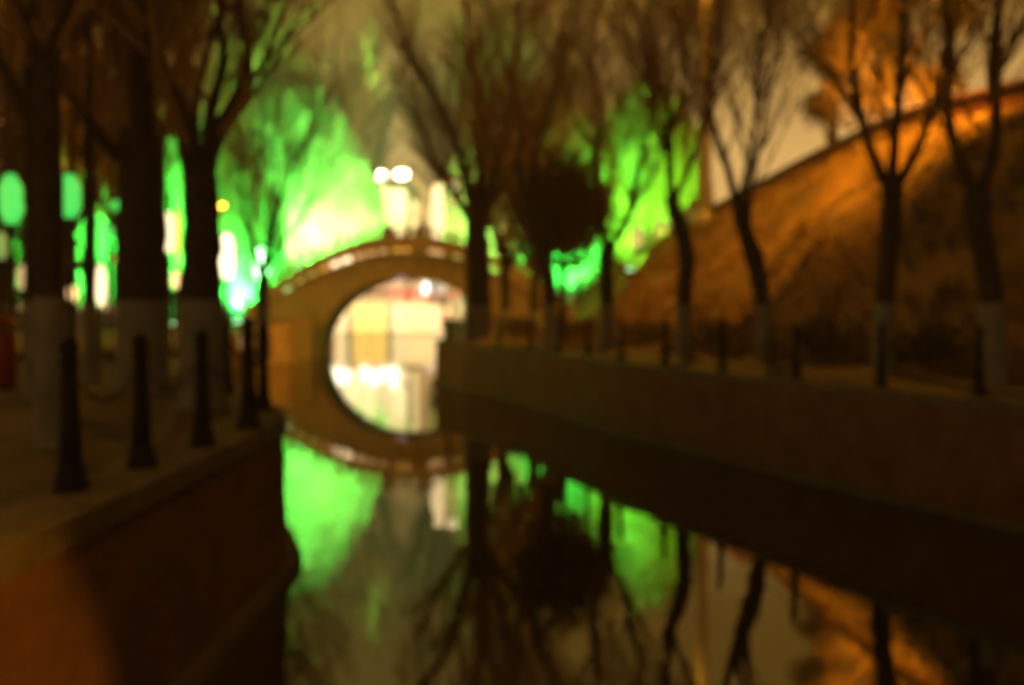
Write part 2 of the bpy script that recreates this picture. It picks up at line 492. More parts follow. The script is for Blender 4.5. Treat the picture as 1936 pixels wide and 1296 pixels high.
for side in (0, 1):
    vc = 0.10 if side == 0 else BW - 0.10
    for u in PU:
        z = deck(u); mb = MB(); k = 0.10
        mb.hexa([bp(u - k, vc - k, z - 0.05), bp(u + k, vc - k, z - 0.05), bp(u + k, vc + k, z - 0.05), bp(u - k, vc + k, z - 0.05)],
                [bp(u - k, vc - k, z + 1.24), bp(u + k, vc - k, z + 1.24), bp(u + k, vc + k, z + 1.24), bp(u - k, vc + k, z + 1.24)])
        p_ = mb.build('parapet_post', M['marble2'], bridge)
        mb = MB(); mb.lathe([(0.06, 0), (0.10, 0.03), (0.11, 0.10), (0.08, 0.16), (0.02, 0.19)], 10, bp(u, vc, z + 1.238)); mb.build('finial', M['marble2'], p_, True)
    for a, b in zip(PU, PU[1:]):
        a2, b2 = a + 0.1, b - 0.1
        for nm, z0, z1, k in (('parapet_panel', 0.06, 0.78, 0.06), ('handrail', 1.10, 1.20, 0.075)):
            mb = MB()
            sub = [a2 + (b2 - a2) * j / 3 for j in range(4)]
            for ua, ub in zip(sub, sub[1:]):
                mb.hexa([bp(ua, vc - k, deck(ua) + z0), bp(ub, vc - k, deck(ub) + z0), bp(ub, vc + k, deck(ub) + z0), bp(ua, vc + k, deck(ua) + z0)],
                        [bp(ua, vc - k, deck(ua) + z1), bp(ub, vc - k, deck(ub) + z1), bp(ub, vc + k, deck(ub) + z1), bp(ua, vc + k, deck(ua) + z1)])
            mb.build(nm, M['marble2'], bridge)
        um = (a + b) / 2
        mb = MB(); mb.box((0, 0, 0), (0.14, 0.09, 0.33)); o = mb.build('handrail_bracket', M['marble2'], bridge); o.location = bp(um, vc, deck(um) + 0.94)
# glowing dashes at the parapet foot, imitating background light seen through gaps
def gap_glow(px, py, wpx, hpx, m):
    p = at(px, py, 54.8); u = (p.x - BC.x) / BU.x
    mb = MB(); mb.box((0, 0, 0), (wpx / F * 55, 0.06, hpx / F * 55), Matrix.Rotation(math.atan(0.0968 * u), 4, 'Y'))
    o = mb.build('gap_glow', M[m], bridge)
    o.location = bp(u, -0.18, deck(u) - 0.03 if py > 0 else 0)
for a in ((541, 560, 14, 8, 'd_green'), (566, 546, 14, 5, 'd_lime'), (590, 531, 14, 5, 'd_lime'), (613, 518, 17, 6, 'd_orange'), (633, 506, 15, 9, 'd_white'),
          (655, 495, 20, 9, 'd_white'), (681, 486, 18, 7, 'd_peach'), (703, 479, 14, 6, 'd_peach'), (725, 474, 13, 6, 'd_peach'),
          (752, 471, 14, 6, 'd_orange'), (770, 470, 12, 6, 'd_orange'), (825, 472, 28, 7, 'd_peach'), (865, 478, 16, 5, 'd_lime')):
    gap_glow(*a)
mb = MB(); mb.box((0, 0, 0), (0.55, 0.16, 0.14)); o = mb.build('keystone_lamp', glow('blue_lamp_glass', (0.25, 0.4, 0.9), 0.3), bridge); o.location = bp(-0.3, -0.05, 2.86)
o['label'] = 'small blue lamp under the crown of the arch'

# ------------------------------------------------------------------ people on the bridge
def person(u, v, face, label, m_coat, h=1.68, lean=0.0, hunch=0.0):
    z0 = deck(u)
    root = thing('person', label, 'person', BC + bp(u, v, z0), face, 'people on the bridge')
    s = h / 1.72
    J = {'pelvis': (0, 0, .95, .15, .11), 'waist': (0, -.01, 1.10, .135, .10), 'chest': (0, -.02 - lean * .4, 1.32, .17, .12), 'neck': (0, -.03 - lean, 1.47, .055, .055),
         'jaw': (0, -.045 - lean, 1.55, .07, .08), 'skull': (0, -.035 - lean, 1.66, .085, .10),
         'shl': (.17, -.02 - lean * .6, 1.40, .065, .065), 'ell': (.25, -.09 - lean, 1.14, .048, .048), 'wrl': (.16, -.32 - lean, 1.16, .034, .03), 'hal': (.14, -.40 - lean, 1.17, .04, .025),
         'shr': (-.17, -.02 - lean * .6, 1.40, .065, .065), 'elr': (-.25, -.09 - lean, 1.14, .048, .048), 'wrr': (-.16, -.32 - lean, 1.16, .034, .03), 'har': (-.14, -.40 - lean, 1.17, .04, .025),
         'hil': (.09, 0, .88, .095, .10), 'knl': (.10, -.02, .49, .062, .065), 'anl': (.11, .01, .08, .042, .045), 'tol': (.12, -.15, .035, .038, .03),
         'hir': (-.09, 0, .88, .095, .10), 'knr': (-.10, -.02, .49, .062, .065), 'anr': (-.11, .01, .08, .042, .045), 'tor': (-.12, -.15, .035, .038, .03)}
    names = list(J); idx = {n: i for i, n in enumerate(names)}
    E = [('pelvis', 'waist'), ('waist', 'chest'), ('chest', 'neck'), ('neck', 'jaw'), ('jaw', 'skull')]
    for q in 'lr':
        E += [('chest', 'sh' + q), ('sh' + q, 'el' + q), ('el' + q, 'wr' + q), ('wr' + q, 'ha' + q), ('pelvis', 'hi' + q), ('hi' + q, 'kn' + q), ('kn' + q, 'an' + q), ('an' + q, 'to' + q)]
    me = bpy.data.meshes.new('body_skeleton')
    me.from_pydata([tuple(c * s for c in J[n][:3]) for n in names], [(idx[a], idx[b]) for a, b in E], [])
    tmp = bpy.data.objects.new('body_skeleton', me); COL.objects.link(tmp)
    sk = tmp.modifiers.new('skin', 'SKIN')
    for i, n in enumerate(names):
        me.skin_vertices[0].data[i].radius = (J[n][3] * s, J[n][4] * s)
    me.skin_vertices[0].data[0].use_root = True
    sb = tmp.modifiers.new('sub', 'SUBSURF'); sb.levels = 2; sb.render_levels = 2
    dg = bpy.context.evaluated_depsgraph_get()
    m2 = bpy.data.meshes.new_from_object(tmp.evaluated_get(dg))
    bpy.data.objects.remove(tmp)
    m2.materials.clear(); m2.materials.append(m_coat); m2.materials.append(M['skin'])
    for p in m2.polygons:
        p.use_smooth = True
        c = p.center / s
        p.material_index = 1 if (c.z > 1.47 or (c.y < -.335 - lean and c.z > 1.0)) else 0
    body = bpy.data.objects.new('body', m2); COL.objects.link(body); body.parent = root
    # fingers
    for q in (-1, 1):
        mb = MB()
        for k in range(5):
            o0 = Vector((q * (.14 + (k - 2) * .019), -.41 - lean, 1.17)) * s
            ln = (.055, .075, .08, .072, .055)[k]
            mb.tube([o0, o0 + Vector((0, -ln * .6, .004)), o0 + Vector((0, -ln * .8, -.035))], [.0095, .009, .007], 6)
        mb.build('fingers', M['skin'], body, True)
    mb = MB()
    hc = Vector((0, -.02 - lean, 1.665)) * s
    for i in range(7):
        pass
    mb.lathe([(.098, -.10), (.112, -.03), (.108, .03), (.085, .075), (.045, .10), (.01, .107)], 14, hc)
    mb.v = [(x, (y if y > hc.y else hc.y + (y - hc.y) * .72), z) for x, y, z in mb.v]
    mb.build('hair', M['hair'], root, True)
    mb = MB(); fy = (-.125 - lean) * s
    mb.hexa([Vector((-.014, fy, 1.565)) * 1, Vector((.014, fy, 1.565)), Vector((.014, fy + .03, 1.565)), Vector((-.014, fy + .03, 1.565))],
            [Vector((-.006, fy + .012, 1.62)), Vector((.006, fy + .012, 1.62)), Vector((.006, fy + .03, 1.62)), Vector((-.006, fy + .03, 1.62))])
    mb.v = [(x * s, y, z * s) for x, y, z in mb.v]
    mb.build('nose', M['skin'], body)
    mb = MB()                                                       # collar of the coat
    mb.lathe([(.085, -.03), (.10, .02), (.085, .06), (.07, .05)], 12, Vector((0, -.03 - lean, 1.45)) * s)
    mb.build('collar', m_coat, root, True)
    return root
uA = (at(733, 420, 55.6).x - BC.x); uB = (at(796, 420, 55.5).x - BC.x)
person(uA, 0.66, 0, 'person in a brown coat at the parapet, left of the two on the bridge', M['coat2'], 1.66)
person(uB, 0.62, R(10), 'person in a dark coat at the parapet, on top of the hump', M['coat'], 1.74)

# ------------------------------------------------------------------ trees
def wob(v, a):
    return v + Vector((rnd.uniform(-a, a), rnd.uniform(-a, a), rnd.uniform(-a, a)))

def smooth_path(pts, rads, n=4):
    P, Q = [], []
    for i in range(len(pts) - 1):
        p0, p1, p2, p3 = pts[max(i - 1, 0)], pts[i], pts[i + 1], pts[min(i + 2, len(pts) - 1)]
        for k in range(n):
            t = k / n
            P.append(0.5 * ((2 * p1) + (p2 - p0) * t + (2 * p0 - 5 * p1 + 4 * p2 - p3) * t * t + (3 * p1 - p0 - 3 * p2 + p3) * t ** 3))
            Q.append(rads[i] + (rads[i + 1] - rads[i]) * t)
    P.append(pts[-1]); Q.append(rads[-1])
    return P, Q

def twigs(mb, p, d, ln, r, lev, up=0.25, spread=0.75, kids=(5, 6, 5), rmin=0.006):
    n = (6, 5, 4, 3)[min(lev, 3)]
    pts, rads = [p.copy()], [r]
    dd = d.normalized()
    for i in range(n):
        dd = (wob(dd, 0.16) + Vector((0, 0, up * 0.3))).normalized()
        pts.append(pts[-1] + dd * (ln / n)); rads.append(max(rmin, r * (1 - 0.8 * (i + 1) / n)))
    mb.tube(pts, rads, 5 if lev == 0 else (4 if lev == 1 else 3), False)
    if lev >= len(kids): return
    for k in range(kids[lev]):
        t = 0.25 + 0.72 * (k + rnd.random()) / kids[lev]
        i = min(int(t * n), n - 1)
        q = pts[i].lerp(pts[i + 1], t * n - i)
        a = rnd.uniform(0, 2 * math.pi)
        side = Vector((math.cos(a), math.sin(a), rnd.uniform(-0.2, 0.5)))
        nd = (pts[i + 1] - pts[i]).normalized() + side * spread
        twigs(mb, q, nd, ln * rnd.uniform(0.42, 0.68), max(rmin, rads[i] * 0.6), lev + 1, up, spread, kids, rmin)

def bare_tree(label, base, trunk, limbs, wash=1.3, group=None, kids=(6, 6, 5), limb_len=1.0, wash_on=True, name='willow_tree'):
    """trunk: [(dx, dy, z, r)...]; limbs: list of [(dx, dy, z, r)...]; all relative to the base"""
    root = thing(name, label, 'tree', base, 0, group)
    P, Q = smooth_path([Vector(t[:3]) for t in trunk], [t[3] for t in trunk], 5)
    Q = [q * (1 + 0.10 * rnd.uniform(-1, 1)) for q in Q]
    mb = MB(); mb.tube(P, Q, 12); tr = mb.build('trunk', M['bark'], root, True)
    if wash_on:
        W = [(p, q) for p, q in zip(P, Q) if p.z <= wash]
        nxt = next(((p, q) for p, q in zip(P, Q) if p.z > wash), None)
        if nxt:
            t = (wash - W[-1][0].z) / (nxt[0].z - W[-1][0].z)
            W.append((W[-1][0].lerp(nxt[0], t), W[-1][1] + (nxt[1] - W[-1][1]) * t))
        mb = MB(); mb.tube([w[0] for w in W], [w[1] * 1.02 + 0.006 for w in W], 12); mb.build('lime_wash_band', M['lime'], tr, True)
    cr = MB()
    for lb in limbs:
        LP, LQ = smooth_path([Vector(t[:3]) for t in lb], [t[3] for t in lb], 4)
        mb = MB(); mb.tube(LP, LQ, 7); mb.build('limb', M['bark'], root, True)
        nL = len(LP)
        tot = sum((LP[i + 1] - LP[i]).length for i in range(nL - 1))
        for k in range(int(6 + tot * 1.7)):
            t = 0.15 + 0.85 * (k + rnd.random()) / int(6 + tot * 1.7)
            i = min(int(t * (nL - 1)), nL - 2)
            q = LP[i]
            a = rnd.uniform(0, 2 * math.pi)
            dirn = (LP[i + 1] - LP[i]).normalized() + Vector((math.cos(a), math.sin(a), rnd.uniform(0, 0.5))) * 0.7
            twigs(cr, q, dirn, rnd.uniform(1.6, 3.2) * limb_len * (1.15 - 0.5 * t), LQ[i] * 0.42, 1, 0.3, 0.7, kids)
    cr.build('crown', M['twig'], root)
    return root

GRT = 'bare willows in a row along the right bank'
def px_tree(label, d, base_px, trunk_px, limbs_px, wash=1.28, group=GRT, slim=0.84, **kw):
    kw.setdefault('kids', (4, 5, 4) if d < 26 else (7, 7, 5))
    """trunk_px [(x, y, width)], limbs_px lists of (x, y, width, depth offset)"""
    s = d / F
    bx = (base_px[0] - 968) * s; base = Vector((bx, d, 0.0))
    def rel(x, y, w, dy=0.0):
        q = at(x, y, d); return (q.x - bx, dy, q.z, w * s * 0.5 * slim)
    tr = [rel(*t) for t in trunk_px]
    tr = [(tr[0][0], 0, -0.15, tr[0][3] * 1.25)] + tr
    lm = [[(a, b, c, e * .95) for a, b, c, e in (rel(*t) for t in lb)] for lb in limbs_px]
    return bare_tree(label, base, tr, lm, wash, group, **kw)

px_tree('thick willow at the end of the right bank, in front of the bridge', 37, (905, 640),
        [(905, 600, 62), (903, 520, 58), (902, 440, 54), (905, 400, 50)],
        [[(900, 420, 34, 0), (880, 330, 24, -.3), (850, 240, 18, -.8), (800, 150, 13, -1.2), (760, 60, 9, -1.5), (730, -60, 5, -2)],
         [(905, 420, 34, 0), (912, 300, 26, .5), (905, 190, 19, .9), (885, 80, 13, 1.4), (870, -60, 6, 2)],
         [(910, 420, 30, 0), (940, 320, 22, -.4), (965, 220, 16, -.9), (975, 120, 12, -1.0), (985, 0, 8, -1.6), (990, -90, 4, -2)],
         [(912, 410, 26, 0), (960, 330, 18, .6), (1010, 240, 14, 1.2), (1050, 150, 10, 1.6), (1070, 30, 6, 2.0)],
         [(898, 430, 26, 0), (860, 370, 18, .6), (820, 300, 14, 1.0), (790, 230, 10, 1.6), (745, 160, 6, 2.0)]])
px_tree('slim leaning willow beside the round evergreen, left of it', 31.5, (1042, 650),
        [(1042, 600, 34), (1036, 530, 34), (1012, 450, 32), (995, 390, 28)],
        [[(997, 400, 22, 0), (980, 310, 18, .3), (985, 230, 14, .7), (960, 130, 10, 1.0), (930, 20, 7, 1.4), (915, -80, 4, 1.6)],
         [(997, 400, 20, 0), (1010, 300, 14, -.5), (1040, 220, 11, -.9), (1065, 130, 8, -1.4), (1090, 20, 6, -1.7), (1100, -80, 4, -2)],
         [(1010, 440, 16, 0), (960, 350, 12, .8), (930, 270, 9, 1.2), (900, 180, 7, 1.7), (880, 90, 4, 2)]])
px_tree('forked willow standing just right of the round evergreen', 28.0, (1148, 665),
        [(1148, 610, 34), (1146, 540, 34), (1146, 490, 34), (1150, 465, 34)],
        [[(1150, 475, 22, 0), (1135, 400, 18, .2), (1125, 300, 14, .5), (1140, 210, 11, .8), (1125, 110, 9, 1.1), (1135, 0, 6, 1.4), (1140, -90, 4, 1.6)],
         [(1150, 470, 22, 0), (1178, 430, 17, -.4), (1195, 350, 13, -.8), (1215, 260, 10, -1.2), (1228, 190, 8, -1.4), (1210, 80, 6, -1.6), (1190, -60, 4, -2)],
         [(1130, 290, 12, .5), (1090, 220, 9, .7), (1070, 140, 7, .9), (1060, 40, 5, 1.2)],
         [(1185, 410, 12, -.4), (1235, 330, 9, .2), (1262, 240, 7, .6), (1280, 150, 5, 1.0), (1275, 50, 4, 1.3)]])
px_tree('crooked willow bending left below its fork, lime washed at the foot', 25.0, (1293, 672),
        [(1293, 620, 36), (1293, 560, 36), (1298, 490, 38), (1288, 440, 36), (1272, 395, 34), (1268, 370, 30)],
        [[(1268, 380, 22, 0), (1266, 310, 20, .2), (1268, 240, 17, .3), (1258, 170, 13, .5), (1225, 80, 9, .8), (1195, -20, 6, 1.1), (1180, -100, 4, 1.3)],
         [(1270, 385, 18, 0), (1296, 320, 13, -.5), (1318, 240, 11, -.9), (1335, 170, 8, -1.2), (1330, 80, 6, -1.5), (1335, -40, 4, -1.7)],
         [(1268, 250, 14, .2), (1290, 180, 10, .6), (1300, 100, 8, .9), (1290, 0, 6, 1.2), (1285, -90, 4, 1.4)],
         [(1266, 310, 12, .2), (1240, 250, 9, -.6), (1210, 180, 7, -1.1), (1195, 90, 5, -1.5)]])
px_tree('willow leaning left with a swollen knot, lime washed foot behind the chain', 22.0, (1447, 690),
        [(1447, 640, 34), (1440, 570, 34), (1428, 500, 44), (1408, 440, 38), (1396, 395, 34), (1392, 370, 32)],
        [[(1390, 385, 22, 0), (1372, 300, 17, .2), (1355, 230, 14, .5), (1345, 150, 11, .7), (1375, 60, 8, .9), (1370, -50, 5, 1.2)],
         [(1396, 385, 20, 0), (1408, 300, 15, -.4), (1412, 220, 12, -.7), (1405, 140, 9, -1.0), (1420, 50, 7, -1.2), (1415, -60, 4, -1.5)],
         [(1410, 420, 20, 0), (1430, 340, 15, .5), (1455, 240, 11, .8), (1472, 160, 9, 1.0), (1500, 80, 7, 1.2), (1510, -40, 4, 1.5)],
         [(1412, 210, 9, -.7), (1440, 130, 7, -1.0), (1445, 60, 5, -1.3), (1460, -30, 3, -1.5)],
         [(1360, 240, 8, .5), (1330, 170, 6, .9), (1310, 90, 5, 1.2), (1300, 0, 3, 1.5)]])
px_tree('straight dark willow on the right bank with a wide high fork', 18.0, (1670, 715),
        [(1670, 650, 46), (1672, 570, 44), (1678, 480, 44), (1682, 400, 46), (1684, 350, 48)],
        [[(1680, 365, 30, 0), (1652, 290, 24, .2), (1635, 210, 20, .4), (1622, 120, 17, .5), (1625, 20, 13, .6), (1630, -90, 8, .8)],
         [(1688, 365, 28, 0), (1715, 290, 21, -.3), (1740, 210, 17, -.5), (1745, 130, 14, -.7), (1765, 40, 10, -.9), (1770, -80, 6, -1.1)],
         [(1682, 360, 26, 0), (1672, 260, 22, -.4), (1668, 150, 19, -.7), (1664, 50, 15, -.9), (1660, -90, 9, -1.1)],
         [(1640, 220, 13, .4), (1595, 130, 10, .7), (1560, 40, 7, .9), (1540, -60, 4, 1.1)]])
px_tree('dark willow nearest the right edge, trunk curving up from its pale foot', 15.5, (1878, 735),
        [(1878, 660, 54), (1874, 580, 54), (1862, 500, 54), (1845, 420, 54), (1842, 360, 56)],
        [[(1836, 370, 34, 0), (1812, 280, 26, .2), (1806, 190, 23, .4), (1822, 90, 19, .6), (1815, -10, 14, .7), (1810, -100, 8, .9)],
         [(1848, 370, 32, 0), (1858, 280, 26, -.3), (1852, 190, 24, -.4), (1835, 90, 20, -.6), (1850, -20, 15, -.8), (1870, -120, 9, -1)],
         [(1842, 150, 16, -.4), (1880, 70, 12, -.8), (1905, -10, 9, -1.1), (1930, -90, 5, -1.3)]])

GLT = 'dark willows on the left bank'
def left_tree(label, d, x, base_w, fork_y, limbs, wash=1.3):
    y0 = HORIZON + 1.2 / d * F
    tr = [(x, y0 - 40, base_w), (x - 2, 560, base_w * .93), (x + 2, (560 + fork_y) / 2, base_w * .88), (x, fork_y, base_w * .85)]
    return px_tree(label, d, (x, y0), tr, limbs, wash, GLT, 1.0, kids=(7, 7, 5))
left_tree('forked left bank willow nearest the bridge, lime washed foot', 12.0, 382, 82, 340,
          [[(380, 370, 56, 0), (400, 270, 42, .1), (440, 180, 28, .3), (458, 100, 22, .4), (440, 10, 17, .5), (430, -100, 10, .6)],
           [(378, 360, 54, 0), (360, 240, 40, -.2), (330, 140, 30, -.4), (300, 40, 22, -.6), (280, -90, 12, -.8)],
           [(390, 320, 30, 0), (385, 200, 24, .4), (400, 100, 18, .6), (385, 0, 13, .8), (390, -100, 8, 1)],
           [(370, 330, 26, 0), (350, 180, 20, .5), (355, 90, 14, .8), (375, 0, 10, 1.0), (380, -90, 6, 1.2)]])
left_tree('broad trunked left bank willow between its two neighbours', 13.9, 270, 98, 260,
          [[(262, 300, 62, 0), (240, 180, 44, .2), (210, 80, 32, .4), (190, -60, 18, .6)],
           [(274, 300, 60, 0), (290, 180, 46, -.3), (300, 60, 34, -.5), (310, -80, 18, -.7)],
           [(268, 290, 40, 0), (262, 150, 32, .5), (250, 40, 24, .8), (255, -90, 14, 1)],
           [(255, 330, 30, 0), (205, 250, 22, -.5), (165, 170, 16, -.8), (140, 60, 10, -1.0), (130, -60, 6, -1.2)]])
left_tree('slender black trunked willow at the left with pale foot', 8.6, 96, 52, 120,
          [[(94, 160, 40, 0), (110, 60, 32, .1), (128, -40, 24, .2), (130, -140, 14, .3)],
           [(92, 150, 32, 0), (70, 40, 24, -.2), (55, -80, 14, -.3)]])
left_tree('thin willow trunk between the broad and the slender left trunks', 16.0, 172, 28, 250,
          [[(172, 290, 24, 0), (160, 180, 18, .3), (150, 60, 12, .5), (155, -60, 7, .7)],
           [(174, 280, 20, 0), (195, 160, 14, -.4), (205, 40, 9, -.6), (210, -60, 5, -.8)]])
left_tree('dark willow trunk just left of the slender black one', 13.0, 66, 34, 180,
          [[(64, 220, 28, 0), (50, 100, 22, .2), (40, -60, 14, .4)],
           [(62, 220, 24, 0), (10, 100, 18, -.2), (-20, -60, 10, -.3)],
           [(66, 240, 16, 0), (80, 170, 12, .5), (90, 80, 9, .8), (95, -40, 6, 1)]])
px_tree('small vase shaped willow on the left bank, dark against the green glow', 27, (497, 665),
        [(497, 620, 30), (496, 570, 28), (498, 540, 27), (500, 520, 26)],
        [[(497, 530, 16, 0), (475, 460, 13, .3), (452, 380, 10, .6), (440, 300, 8, .9), (430, 200, 5, 1.2)],
         [(500, 525, 16, 0), (520, 450, 13, -.3), (548, 370, 10, -.6), (580, 300, 8, -.9), (620, 250, 5, -1.2)],
         [(499, 525, 14, 0), (500, 440, 11, .5), (510, 350, 9, .9), (500, 250, 7, 1.3), (505, 150, 4, 1.6)],
         [(503, 510, 14, 0), (540, 440, 11, .5), (565, 400, 9, .9), (575, 330, 6, 1.4), (600, 220, 4, 1.8)]], group=GLT, kids=(6, 6, 4), limb_len=1.0)

# leafy crowns made of many small faces spread through a volume
def leaves(mb, c, rad, n, size, squash=(1, 1, 1), shell=0.35, droop=0.0, rag=0.22):
    for _ in range(n):
        v = Vector((rnd.gauss(0, 1), rnd.gauss(0, 1), rnd.gauss(0, 1))).normalized() * rad * (shell + (1 - shell) * rnd.random() ** 0.6)
        lump = 1 + rag * noise.noise(v * (2.2 / rad) + Vector(c))
        p = Vector(c) + Vector((v.x * squash[0], v.y * squash[1], v.z * squash[2])) * lump
        a = Vector((rnd.gauss(0, 1), rnd.gauss(0, 1), rnd.gauss(0, 1) - droop)).normalized() * size * rnd.uniform(.6, 1.4)
        b = a.cross(Vector((rnd.gauss(0, 1), rnd.gauss(0, 1), rnd.gauss(0, 1)))).normalized() * size * rnd.uniform(.3, .6)
        mb.face(p - a, p + b, p + a, p - b)

# round evergreen by the right bank
d_ = 33.0
s_ = d_ / F
c_ = at(1064, 394, d_)
root = thing('round_evergreen', 'dark ball shaped evergreen tree behind the right bank bollards', 'tree', (c_.x, d_, 0))
mb = MB(); mb.tube([Vector((0, 0, -.1)), Vector((.03, 0, 1.2)), Vector((0, .03, 2.8)), Vector((0, 0, c_.z))], [.16, .13, .11, .05], 9); mb.build('trunk', M['bark'], root, True)
mb = MB()
leaves(mb, (0, 0, c_.z), 1.62, 9000, 0.12, (1.08, 1, 1.08), 0.05, 0, 0.85)
for k in range(14):
    v = Vector((rnd.gauss(0, 1), rnd.gauss(0, 1), rnd.gauss(0, 1))).normalized() * 1.25
    leaves(mb, Vector((0, 0, c_.z)) + v, 0.5, 260, 0.09)
mb.build('crown', M['leaf_dark'], root)

# big weeping willows behind the bridge, floodlit green
def weeping(label, base, h, rad, n, group, m='leaf_green', name='weeping_willow', sw=0.035, low=1.0):
    root = thing(name, label, 'tree', base, 0, group)
    mb = MB(); mb.tube([Vector((0, 0, -.2)), Vector((.1, 0, h * .2)), Vector((-.1, .1, h * .45)), Vector((0, 0, h * .75))], [.45, .36, .26, .1], 9); mb.build('trunk', M['bark'], root, True)
    cr = MB()
    for k in range(9):
        a = 2 * math.pi * (k + rnd.random() * .6) / 9
        e = Vector((math.cos(a) * rad * .7, math.sin(a) * rad * .7, h * rnd.uniform(.72, .95)))
        P, Q = smooth_path([Vector((0, 0, h * .35)), Vector((e.x * .35, e.y * .35, h * .62)), e], [.2, .13, .05], 4)
        mb = MB(); mb.tube(P, Q, 6); mb.build('limb', M['bark'], root, True)
    for _ in range(n):
        a = rnd.uniform(0, 2 * math.pi); rr = rad * math.sqrt(rnd.random())
        zt = h * (1 - 0.45 * (rr / rad) ** 2) * rnd.uniform(.72, 1.0)
        p = Vector((math.cos(a) * rr, math.sin(a) * rr, zt))
        ln = rnd.uniform(.25, .62) * h * (0.6 + 0.5 * rr / rad)
        out = Vector((math.cos(a), math.sin(a), 0)) * rnd.uniform(.0, .9)
        q1 = p + out * .5 - Vector((0, 0, ln * .35)); q2 = p + out * .8 - Vector((0, 0, ln))
        if q2.z < low: q2.z = low + rnd.random() * 1.5
        w = sw * rnd.uniform(.7, 1.5)
        cr.tube([p, q1, q2], [w * .6, w * .7, w * .3], 3, False)
        for j in range(6):
            t = rnd.random(); c = q1.lerp(q2, t) if rnd.random() < .6 else p.lerp(q1, t)
            dv = Vector((rnd.gauss(0, 1) * .6, rnd.gauss(0, 1) * .6, -1)).normalized() * rnd.uniform(.15, .3)
            sv = dv.cross(Vector((rnd.gauss(0, 1), rnd.gauss(0, 1), 0.2))).normalized() * w * 1.3
            c = wob(c, .12)
            cr.face(c, c + dv * .5 + sv, c + dv, c + dv * .5 - sv)
    cr.build('crown', M[m], root)
    return root
GW = 'weeping willows behind the bridge'
def wp(px, d): 
    p = at(px, 583, d); return Vector((p.x, d, ground_z(p.x, d)))
weeping('large weeping willow floodlit green left of the white lamps', wp(566, 85), 20.5, 7.2, 6500, GW, low=8.0)
weeping('weeping willow floodlit green at the left end of the bridge', wp(436, 66), 14.0, 3.5, 2000, GW)
weeping('weeping willow floodlit green behind the thick trunk on the right bank', wp(905, 74), 15.0, 3.4, 1400, GW)
weeping('weeping willow floodlit green behind the round evergreen', wp(1060, 70), 15.0, 4.6, 1900, GW)
weeping('yellow green floodlit willow next to the tall lamp pole', wp(1225, 72), 13.0, 4.2, 1900, GW)
weeping('green lit willow far back on the left behind the dark trunks', wp(330, 58), 14.0, 4.8, 1500, GW)
weeping('green lit willow furthest left behind the dark trunks', wp(120, 54), 13.0, 4.8, 1400, GW)

# ------------------------------------------------------------------ green floodlights
def flood(label, px, d, aim, power, col=GREEN, spot=74, z=0.0, m='g_green_hot'):
    p = at(px, 583, d); loc = Vector((p.x, d, ground_z(p.x, d) + z))
    root = thing('floodlight', label, 'floodlight', loc, 0, 'ground floodlights under the willows')
    mb = MB(); mb.box((0, 0, 0.06), (0.4, 0.3, 0.12)); mb.build('base', M['iron'], root)
    mb = MB(); mb.box((0, 0, 0.28), (0.5, 0.34, 0.30)); mb.build('housing', M['iron'], root)
    mb = MB(); mb.box((0, 0, 0.445), (0.44, 0.30, 0.03)); mb.build('lens', M[m], root)
    a = Vector(aim) - loc
    lamp('flood_beam', root, (0, 0, 0.55), 'SPOT', col, power, 0.2, spot, (a.x, a.y, a.z), 0.7)
    return root
def A(px, py, d): return at(px, py, d)
flood('green floodlight at the foot of the large weeping willow', 566, 65.5, A(545, 320, 85), 430000, spot=62)
flood('second green floodlight at the foot of the large weeping willow', 592, 67.0, A(625, 320, 85), 430000, spot=62)
flood('green floodlight at the left end of the bridge', 450, 57.5, A(440, 300, 66), 340000, spot=84)
flood('green floodlight behind the thick trunk on the right bank', 890, 65.5, A(905, 390, 74), 120000, spot=50)
flood('green floodlight behind the round evergreen', 1060, 60.5, A(1065, 330, 70), 190000, spot=60)
flood('yellow green floodlight by the tall lamp pole', 1190, 61.5, A(1235, 290, 72), 75000, (0.28, 1.0, 0.05))
flood('green floodlight far back on the left', 330, 48, A(330, 330, 58), 130000)
flood('green floodlight furthest left', 110, 44, A(115, 350, 54), 110000)

flood('added warm white floodlight brightening the large weeping willow', 606, 67.5, A(650, 385, 84), 150000, (1.0, 0.82, 0.36), spot=80, m='g_white')  # unseen lamp, added to wash the willow's lower side with pale light
flood('added warm white floodlight at the right end of the bridge', 876, 63.5, A(860, 300, 73), 100000, (1.0, 0.74, 0.34), spot=80, m='g_white')  # unseen lamp, added to lighten the right willow from below

# dark background trees, bare, in a row far behind
proto = None
def far_tree(label, px, d, sc, rz, group='bare trees far behind the bridge'):
    global proto
    p = at(px, 583, d)
    if proto is None:
        lim = []
        for k in range(7):
            a = 2 * math.pi * k / 7 + rnd.uniform(-.3, .3); rr = rnd.uniform(1.6, 3.2)
            lim.append([(0, 0, 3.2, .16), (math.cos(a) * rr * .4, math.sin(a) * rr * .4, 5.6, .12), (math.cos(a) * rr * .8, math.sin(a) * rr * .8, 8.5, .08), (math.cos(a) * rr * 1.1, math.sin(a) * rr * 1.1, 11.5, .04)])
        proto = bare_tree(label, (0, 0, 0), [(0, 0, -.2, .36), (.05, 0, 1.5, .3), (0, .05, 3.4, .26)], lim, 1.3, group, kids=(6, 6, 4), limb_len=1.1)
        o = proto
    else:
        o = copy_tree(proto); tag(o, label, group=group)
    o.location = (p.x, d, ground_z(p.x, d)); o.rotation_euler = (0, 0, R(rz)); o.scale = (sc, sc, sc)
    return o
far_tree('bare tree behind the broad trunked left willow', 238, 33, 1.0, 140)
far_tree('bare tree behind the slender left trunk', 130, 30, 1.0, 200)
far_tree('bare tree furthest left behind the trunks', 10, 28, 1.05, 260)
far_tree('tall bare tree behind the large green willow', 585, 96, 2.0, 33)
